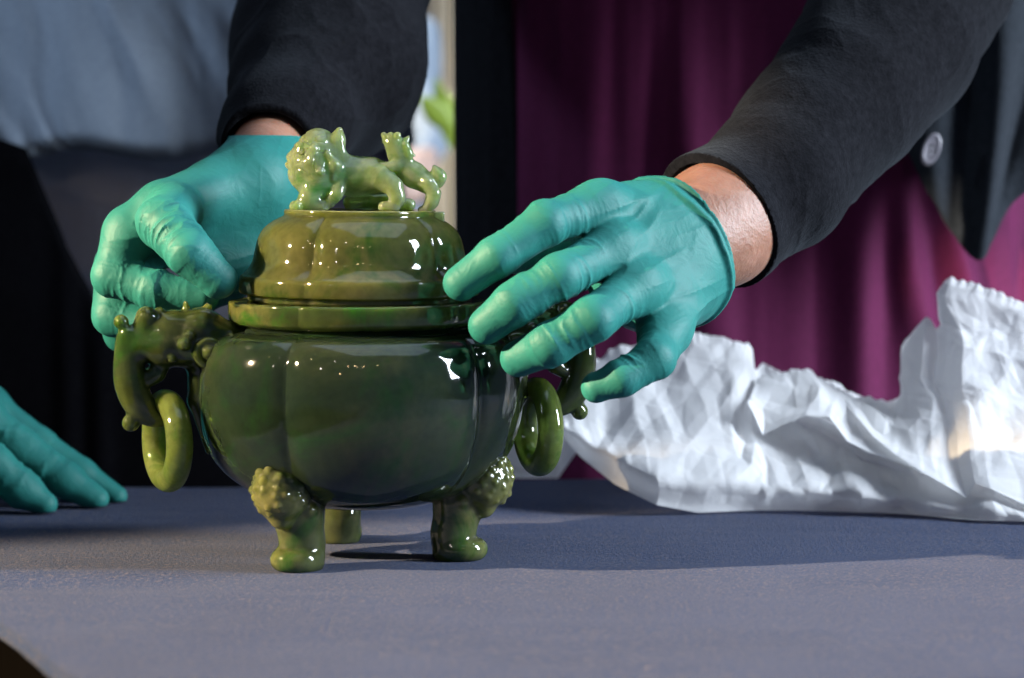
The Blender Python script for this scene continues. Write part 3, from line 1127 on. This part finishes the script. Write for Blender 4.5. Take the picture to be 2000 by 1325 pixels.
def sleeve_left(p):
    d = cone(p, P(505, 325, .09), P(640, 118, .22), S(88, .09), S(178, .22))
    d = smin(d, cone(p, P(640, 118, .22), P(672, -200, .33), S(178, .22), S(182, .33)), .02)
    d = smin(d, cone(p, P(672, -200, .33), shL, S(182, .33), S(190, .46)), .03)
    d = smin(d, cone(p, P(600, 210, .20), P(690, 180, .24), S(110, .2), S(100, .24)), .02)
    al = (p - cuB.astype(np.float32)) @ axl.astype(np.float32)
    f = 0.003 * np.sin(al / .010 + 3 * noise(p, 14, seed=13)) * np.clip(noise(p, 12, seed=17) + .3, 0, 1)
    d = d - f - folds(p, .002, 55, 20)
    d = np.maximum(d, -al)
    inn = cone(p, cufL - axl * .02, cufL + axl * .05, S(82, .09), S(92, .12))
    return np.maximum(d, -inn)


def cardigan_f(p):
    return np.minimum(sleeve_right(p), sleeve_left(p))


lo1, hi1 = box_of([P(1290, 640, -.02), P(1900, 300, .02), shR + .06, P(1600, 0, .1)], .02)
card = sdf_obj('cardigan', sleeve_right, lo1, hi1, 0.0016, M_black, woman, pad=.010)
lo1, hi1 = box_of([P(400, 420, .03), P(880, 350, .30), shL + .06, shL - np.array((.1, 0, 0)), P(420, 0, .05)], .02)
sdf_obj('cardigan_sleeve', sleeve_left, lo1, hi1, 0.0022, M_black, woman, pad=.010)


def shell(name, cx, cy, a, b, z0, z1, ph0, ph1, mat, parent, fold, seed, nphi=300, nz=120, hem=None, flare=0.0, th=0.003, widen=0):
    ph = np.linspace(ph0, ph1, nphi)
    zz = np.linspace(0, 1, nz)
    pg, zg = np.meshgrid(ph, zz, indexing='ij')
    zb = z0 if hem is None else hem(pg)
    if widen:
        pg = ph0 + (pg - ph0) * (1 + widen * (1 - zg))
    z = zb + (z1 - zb) * zg
    fl = 1 + flare * (1 - (z - z0) / (z1 - z0))
    q = np.stack([np.cos(pg).ravel() * 1.0, np.sin(pg).ravel() * 1.0, z.ravel()], 1).astype(np.float32)
    r = fold * (noise(q, 4.5, 4.5, 0.9, seed) + 0.45 * noise(q, 11, 11, 1.5, seed + 1) + 0.12 * noise(q, 26, 26, 4, seed + 2)).reshape(pg.shape)
    if name == 'dress':
        for deg, wd, am, sl in ((-50, 3.2, .016, 9), (-38, 3.5, .018, -14), (-62, 3.5, .012, 5), (-74, 4, .010, 0), (-100, 5, .008, 3)):
            dd = (np.degrees(pg) - 360 - deg + 720 + 180) % 360 - 180 + sl * (z - .08) / .1
            r = r + am * np.exp(-(dd / wd) ** 2) * np.clip((.30 - z) / .12, 0, 1)
    x = cx + (a * fl + r) * np.cos(pg)
    y = cy + (b * fl + r) * np.sin(pg)
    o = mesh_obj(name, np.stack([x, y, z], -1), grid_faces(nphi, nz), mat, parent)
    solid(o, th, -1)
    return o


WX, WY = woman.location.x, .52
dress = shell('dress', WX, WY, .197, .130, FLOOR + .25, .62, 0, 2 * math.pi, M_dress, woman, .008, 3, 520, 160, flare=.16)
shell('cardigan_back', WX, WY, .212, .146, .03, .66, -.45, math.pi + .45, M_black, woman, .006, 9, 300, 90, widen=.06)


def patch(name, bot, top, mat, parent, nu=160, nv=120, smooth_b=True, disp=None, bulge=0.0, th=0.0012):
    """a hanging sheet between a lower and an upper outline (photo pixel, depth)"""
    bp = (curve if smooth_b else lin)(bot, nu)
    tp = (curve if smooth_b else lin)(top, nu)
    vs = np.zeros((nu, nv, 3))
    for i in range(nu):
        a, c = P(*bp[i]), P(*tp[i])
        t = np.linspace(0, 1, nv)[:, None]
        vs[i] = a * (1 - t) + c * t
        if bulge:
            vs[i, :, 1] -= bulge * np.sin(np.linspace(0, math.pi, nv))
    if disp is not None:
        s, t = np.meshgrid(np.linspace(0, 1, nu), np.linspace(0, 1, nv), indexing='ij')
        vs += disp(s, t, vs)
    o = mesh_obj(name, vs, grid_faces(nu, nv), mat, parent)
    solid(o, th, 0)
    return o


def panel_disp(s, t, vs):
    q = np.stack([s.ravel(), t.ravel(), 0 * s.ravel()], 1).astype(np.float32)
    f = .011 * np.sin(s * 19 + 1.5 * t + 1.2 * noise(q, 4, seed=4).reshape(s.shape)) * (0.35 + .65 * t) + \
        .006 * noise(q, 9, 3, 1, 8).reshape(s.shape)
    o = np.zeros_like(vs)
    o[..., 1] = f
    return o


patch('cardigan_front', [(1680, 190, .35), (1770, 290, .345), (1815, 380, .34), (1862, 455, .335), (1908, 508, .33), (1935, 470, .335), (1985, 392, .34), (2090, 330, .35), (2250, 300, .37)],
      [(1690, -200, .36), (1780, -200, .35), (1850, -200, .345), (1920, -200, .34), (1980, -200, .34), (2050, -200, .345), (2120, -200, .35), (2200, -200, .36), (2300, -200, .38)],
      M_panel, woman, disp=panel_disp, th=.003)

# button
M_button = plain('grey_button', (0.16, 0.15, 0.17), 0.25)


def button_f(p):
    q = p - P(1818, 292, .322).astype(np.float32)
    r = np.hypot(q[:, 0] * 1.42 + q[:, 2] * -.35, q[:, 2] * .82) - S(23, .33)
    d = np.maximum(r, np.abs(q[:, 1]) - .0016) - .0008
    rim = np.hypot(r + S(3), q[:, 1] + .0018) - .0011
    d = smin(d, rim, .001)
    for hx in (-5, 5):
        for hz in (-6, 6):
            hole = np.hypot(q[:, 0] - S(hx), q[:, 2] - S(hz)) - .0008
            d = np.maximum(d, -hole)
    return d


c = P(1818, 292, .322)
sdf_obj('button', button_f, c - .014, c + .014, 0.0006, M_button, woman)

# ------------------------------------------------------------------ left bystander: shirt, trousers, one hand on the table
man = empty('person', (P(360, 600, .66)[0], .66, FLOOR))
tag(man, 'person in slate blue shirt at left with one gloved hand resting on the table', 'person')
MXc = man.location.x


def shirt_hem(pg):
    return float(P(300, 302, .55)[2]) + .004 * np.sin(pg * 9)


def shirt_disp():
    pass


def shirt_mesh():
    nphi, nz = 360, 140
    ph = np.linspace(math.pi * 0.9, math.pi * 2.1, nphi)
    zz = np.linspace(0, 1, nz)
    pg, zg = np.meshgrid(ph, zz, indexing='ij')
    zb = shirt_hem(pg)
    z = zb + (.66 - zb) * zg
    q = np.stack([pg.ravel() * 1.0 + zg.ravel() * 1.6, zg.ravel(), 0 * pg.ravel()], 1).astype(np.float32)
    q[:, 0] += .25 * noise(q, 1.5, 3, 1, 33)
    r = .014 * noise(q, 3.1, 1.8, 1, 3) + .008 * noise(q, 7, 4, 1, 5) + .003 * noise(q, 15, 6, 1, 6)
    q2 = np.stack([pg.ravel(), zg.ravel(), 0 * pg.ravel()], 1).astype(np.float32)
    r += .007 * noise(q2, 13, 1.5, 1, 8) * np.exp(-zg.ravel() * 5)
    r = r.reshape(pg.shape) - .010 * np.exp(-(zg / .012) ** 2)
    x = MXc + (.175 + r) * np.cos(pg)
    y = .66 + (.115 + r) * np.sin(pg)
    return np.stack([x, y, z], -1), grid_faces(nphi, nz)


sv, sf_ = shirt_mesh()
o = mesh_obj('shirt', sv, sf_, M_shirt, man)
solid(o, .002, -1)
shell('trousers', MXc + .02, .68, .15, .10, FLOOR + .03, float(P(300, 290, .56)[2]) + .01, math.pi * .95, math.pi * 2.05, M_trous, man, .003, 15, 200, 90)


def glove_far(p):
    out = None
    palm = fch(p, [(-60, 800, .19, 60), (-170, 770, .21, 62)])
    palm = smin(palm, fch(p, [(-90, 850, .17, 55), (-190, 800, .20, 62)]), .01)
    palm = smin(palm, fch(p, [(-30, 795, .215, 45), (-160, 760, .23, 58)]), .01)
    palm = smin(palm, fch(p, [(-160, 790, .205, 66), (-290, 740, .24, 70)]), .012)
    for L, sd in (([(-95, 850, .165, 44), (-15, 908, .155, 40), (45, 957, .155, 36), (88, 985, .153, 24)], 61),
                  ([(-60, 800, .190, 44), (40, 878, .185, 40), (130, 940, .180, 35), (190, 975, .177, 24)], 62),
                  ([(-30, 795, .215, 40), (75, 868, .205, 32), (160, 925, .200, 28), (228, 969, .197, 20)], 63),
                  ([(-140, 880, .150, 40), (-90, 940, .140, 34), (-50, 985, .138, 28), (-30, 1002, .137, 22)], 64),
                  ([(-150, 830, .15, 44), (-100, 930, .11, 36), (-60, 990, .09, 30), (-40, 1018, .09, 24)], 65)):
        m = smin(palm, digit(p, L, sd, [(0.36, .10), (.68, .08)], .0007, .0004), .008)
        out = m if out is None else smin(out, m, .0012)
    return np.maximum(out, .0008 - p[:, 2])


lo1, hi1 = box_of([P(-360, 1040, .08), P(262, 700, .27), P(-50, 1040, .07)], .003)
lo1[2] = -.002
sdf_obj('glove', glove_far, lo1, hi1, 0.0014, M_glove, man)


def far_sleeve(p):
    d = fch(p, [(-300, 735, .245, 95), (-520, 560, .36, 120), (-480, 100, .55, 150), (-150, -300, .64, 170)])
    return d - .003 * noise(p, 25, seed=4)


lo1, hi1 = box_of([P(-700, 860, .2), P(-10, -500, .75)], .02)
lo1[1] = .16
sdf_obj('sleeve', far_sleeve, lo1, hi1, .006, M_shirt, man, pad=.01)

# plain black backing sheet filling the dark area behind the table, low
patch('black_backing', [(-700, 2600, .45), (-200, 2600, .45), (60, 2600, .45), (150, 2600, .45), (250, 2600, .45), (430, 2600, .45), (700, 2600, .45), (985, 2600, .45)],
      [(-700, 200, .45), (-200, 200, .45), (50, 290, .45), (130, 480, .45), (235, 685, .45), (430, 705, .45), (700, 700, .45), (985, 720, .45)],
      M_backing, None, nu=200, nv=60, smooth_b=False, th=.004,
      disp=lambda s, t, vs: np.stack([0 * s, .0012 * np.sin(s * 31 + 3 * np.sin(s * 13)), 0 * s], -1))
tag(bpy.data.objects['black_backing'], 'black backing sheet behind the table below the slate blue shirt', 'backing')

# ------------------------------------------------------------------ tissue paper
tissue = empty('tissue_paper', tuple(G(1500, 1003)))
tag(tissue, 'crumpled white tissue wrapping paper heaped on the table beside the gloved hand', 'paper')


def paper(name, bot, top, nu, nv, roll, prof, amps, seed, extra=None, calm=None):
    bp, tp = lin(bot, nu), lin(top, nu)
    t = np.linspace(0, 1, nv)
    vs = np.zeros((nu, nv, 3))
    for i in range(nu):
        a, c = P(*bp[i]), P(*tp[i])
        vs[i] = a + (c - a) * t[:, None]
        vs[i, :, 1] += prof(t) * roll
    s, tt = np.meshgrid(np.linspace(0, 1, nu), t, indexing='ij')
    L = vs[..., 0]
    Z = vs[..., 2]
    wu = L + .002 * np.sin(Z * 40 + 1.0)
    wv = Z + .002 * np.sin(L * 25 + seed)
    q = np.stack([L.ravel(), Z.ravel(), 0 * L.ravel()], 1).astype(np.float32)
    d = amps[0] * facets(wu + .5 * wv, wv * .9 - .5 * wu, 15, seed) + amps[1] * facets(wu - .6 * wv, wv + .3 * wu, 37, seed + 1) + amps[2] * facets(wu + .9 * wv, wv * .8 - .4 * wu, 92, seed + 2)
    msk = np.clip(.45 + .8 * noise(q, 13, seed=seed + 4).reshape(L.shape), .12, 1.2)
    if calm is not None:
        msk = msk * calm(s)
    ed = np.clip(tt / .12, 0.1, 1)
    vs[..., 1] += d * msk * ed
    vs[..., 2] += (amps[1] * facets(wv, wu, 40, seed + 6) + amps[2] * facets(wv, wu, 95, seed + 8)) * np.clip(tt / .3, 0, 1)
    vs[..., 0] += amps[1] * facets(wv * 1.3, wu, 36, seed + 7) * np.clip(tt / .3, 0, 1)
    vs[..., 2] += (.0012 * facets(wu, wv * .2, 170, seed + 15) + .0012 * facets(wu, wv * .2, 420, seed + 16)) * np.clip((tt - .93) / .07, 0, 1)
    if extra is not None:
        extra(vs, s, tt)
    vs[..., 2] = np.maximum(vs[..., 2], .0012)
    o = mesh_obj(name, vs, grid_faces(nu, nv), M_paper, tissue)
    o.data.set_sharp_from_angle(angle=math.radians(9))
    return o


def gy(x, y):
    return float(G(x, y)[1])


bot = [(1092, 835, .215), (1105, 862, .205), (1135, 893, .19), (1200, 945, .165), (1280, 985, .145), (1370, 1002, .15), (1480, 1003, .16), (1620, 1003, .155), (1750, 1010, .145), (1900, 1030, .12), (2000, 1037, .115), (2200, 1040, .11)]
top = [(1100, 790, .225), (1118, 745, .235), (1150, 708, .25), (1195, 688, .26), (1290, 664, .26), (1395, 657, .255), (1440, 668, .25), (1476, 700, .25), (1500, 724, .25), (1560, 735, .25), (1640, 757, .25), (1720, 790, .245)]


def lin_x(pts, xs):
    pts = np.asarray(pts, float)
    return [(x, float(np.interp(x, pts[:, 0], pts[:, 1])), float(np.interp(x, pts[:, 0], pts[:, 2]))) for x in xs]


TOP = [(1096, 800, .22), (1118, 745, .235), (1150, 708, .25), (1195, 688, .26), (1290, 664, .26), (1385, 656, .255), (1420, 662, .25), (1452, 676, .25), (1472, 694, .25), (1480, 738, .24), (1500, 722, .25),
       (1560, 735, .25), (1640, 757, .25), (1700, 782, .25), (1760, 792, .25), (1900, 800, .25), (2200, 800, .25)]
xs = np.linspace(1096, 2150, 200)


def ridge(vs, s, tt):
    # twisted ridge running down to the right, and the dent right of the hump
    x = 1096 + s * 1054
    c = .86 - (x - 1500) / 260 * .42
    g = np.exp(-((tt - c) / .055) ** 2) * np.clip((x - 1480) / 60, 0, 1) * np.clip((1800 - x) / 120, 0, 1)
    vs[..., 1] -= .020 * g
    vs[..., 2] += .003 * g
    g2 = np.exp(-((x - 1495 - 60 * (1 - tt)) / 22) ** 2) * np.clip((tt - .25) / .3, 0, 1)
    vs[..., 1] += .018 * g2
    # rounded lower roll
    vs[..., 1] -= .020 * np.exp(-((tt - .22) / .16) ** 2)


paper('sheet', lin_x(bot, xs), lin_x(TOP, xs), 420, 200, .03, lambda t: -np.sin(t * math.pi) * .8 + .6 * t, (.0065, .0042, .0018), 3, ridge, lambda s: .62 + .38 / (1 + np.exp(-(s - .40) / .05)))
bot2 = [(1640, 775, .215), (1672, 812, .185), (1705, 852, .165), (1745, 885, .15), (1800, 922, .135), (1850, 950, .128), (1888, 973, .125), (1905, 945, .125), (1935, 955, .12), (2000, 985, .115), (2080, 990, .11), (2200, 990, .11)]
TOP2 = [(1640, 768, .22), (1690, 780, .22), (1757, 790, .225), (1772, 745, .225), (1770, 680, .225), (1800, 622, .22), (1818, 652, .22), (1832, 580, .22), (1848, 540, .22), (1890, 552, .215), (1930, 577, .21), (2000, 596, .205), (2200, 610, .20)]
t2 = np.linspace(0, 1, len(TOP2))
topI = lin(TOP2, 160)
botI = lin(bot2, 160)
paper('overlying_sheet', botI, topI, 300, 220, .02, lambda t: np.sin(t * math.pi) * .3, (.007, .0052, .0018), 12, None)
paper('crumpled_fold', lin([(1468, 800, .185), (1490, 850, .18), (1530, 830, .18), (1575, 812, .182), (1620, 815, .182), (1655, 862, .165), (1700, 885, .158), (1745, 900, .15), (1790, 915, .14)], 160),
      lin([(1476, 735, .235), (1500, 719, .235), (1530, 728, .235), (1570, 735, .232), (1640, 756, .228), (1676, 785, .215), (1712, 830, .19), (1750, 862, .17), (1800, 905, .145)], 160),
      200, 90, .006, lambda t: -np.sin(t * math.pi), (.013, .007, .002), 31, None)
paper('back_flap', [(975, 941, .30), (1010, 941, .30), (1060, 940, .30), (1088, 937, .30), (1128, 880, .28), (1170, 850, .27)],
      [(975, 800, .31), (1010, 790, .31), (1060, 780, .31), (1090, 780, .30), (1130, 770, .29), (1170, 760, .28)], 80, 60, 0.0, lambda t: t * 0, (.006, .002, .0008), 21, None)

# ------------------------------------------------------------------ things seen in the gap between the arms
M_cream = plain('cream_curtain', (0.78, 0.70, 0.56))
vsn = []
nu, nv = 120, 40
x0, x1 = P(838, 100, 3.4)[0], P(940, 100, 3.4)[0]
s, t = np.meshgrid(np.linspace(0, 1, nu), np.linspace(0, 1, nv), indexing='ij')
vs = np.stack([x0 + (x1 - x0) * s, 3.4 + .03 * np.sin(s * 30) + 0 * t, -.4 + 2.4 * t], -1)
o = mesh_obj('curtain', vs, grid_faces(nu, nv), M_cream)
solid(o, .004, 0)
tag(o, 'pale cream curtain far behind, seen between the two black sleeves', 'curtain')

third = empty('person', (P(830, 500, 1.7)[0], 1.75, FLOOR))
tag(third, 'blurred person in slate top far behind, seen in the gap beside the lion finial', 'person')
M_pale = plain('pale_skin', (0.62, 0.42, 0.34), 0.5)


def third_torso(p):
    q = squash(p, P(760, 100, 1.8), (1, 0, 0), 1.4)
    d = fch(q, [(740, 420, 1.8, 70), (768, 180, 1.78, 56), (795, 60, 1.78, 34)])
    d = smin(d, fch(p, [(815, 120, 1.72, 30), (840, 230, 1.68, 28), (834, 300, 1.6, 26)]), .02)
    return d - .01 * noise(p, 16, seed=3)


lo1, hi1 = box_of([P(600, 620, 1.45), P(960, -80, 2.0)], .02)
sdf_obj('top', third_torso, lo1, hi1, .010, M_shirt, third, pad=.02)


def third_hand(p):
    d = fch(p, [(838, 300, 1.6, 18), (820, 335, 1.55, 30), (795, 372, 1.52, 34)])
    for i in range(4):
        d = smin(d, fch(p, [(800 + 4 * i, 372 - 22 * i, 1.51, 17), (765, 384 - 20 * i, 1.50, 13), (752, 396 - 18 * i, 1.51, 11)]), .006)
    d = smin(d, fch(p, [(826, 336, 1.51, 17), (806, 322, 1.49, 13), (786, 318, 1.485, 11)]), .006)
    return d


lo1, hi1 = box_of([P(720, 440, 1.40), P(880, 260, 1.70)], .02)
sdf_obj('hand', third_hand, lo1, hi1, .004, M_pale, third, pad=.01)

plant = empty('potted_plant', (P(893, 300, 1.2)[0], 1.2, FLOOR))
tag(plant, 'blurred green leafy plant far behind, right of the cub finial', 'plant')
M_leaf = plain('yellow_green_leaf', (0.22, 0.30, 0.03), 0.5)
M_stem = plain('green_stem', (0.10, 0.13, 0.03), 0.6)


def leaf(px, py, Y, L, ang, wdt, curl):
    n, mw = 12, 5
    t, a = np.meshgrid(np.linspace(0, 1, n), np.linspace(-1, 1, mw), indexing='ij')
    hw = wdt * np.sin(np.pi * np.clip(t, .02, .98)) ** .8
    x = a * hw
    z = t * L
    y = -curl * t * t + .12 * np.abs(a) * hw
    ca, sa = math.cos(ang), math.sin(ang)
    base = P(px, py, Y)
    vs = np.stack([base[0] + x * ca + z * sa, base[1] + y, base[2] - x * sa + z * ca], -1)
    o = mesh_obj('leaf', vs, grid_faces(n, mw), M_leaf, plant)
    solid(o, .0015, 0)


for a in ((890, 300, 1.2, .075, -.25, .010, .02), (893, 270, 1.2, .06, .12, .012, .0), (897, 290, 1.22, .09, .25, .010, .03), (884, 255, 1.19, .045, -.75, .012, .01)):
    leaf(*a)


def stem_f(p):
    return fch(p, [(893, 240, 1.205, 4), (890, 500, 1.205, 5), (890, 1400, 1.205, 7)])


lo1, hi1 = box_of([P(870, 1420, 1.17), P(915, 220, 1.24)], .01)
sdf_obj('stem', stem_f, lo1, hi1, .0018, M_stem, plant)
M_pot = plain('clay_pot', (0.22, 0.10, 0.06), 0.8)
pz = [(.0, 0), (.07, 0), (.085, .1), (.10, .2), (.105, .2), (.105, .235), (.092, .235), (.088, .19), (0, .185)]
a = np.linspace(0, 2 * math.pi, 40, endpoint=False)
vs = np.array([[(plant.location.x + r * math.cos(q), 1.2 + r * math.sin(q), FLOOR + z) for r, z in pz] for q in a])
mesh_obj('pot', vs, grid_faces(40, len(pz), True), M_pot, plant)
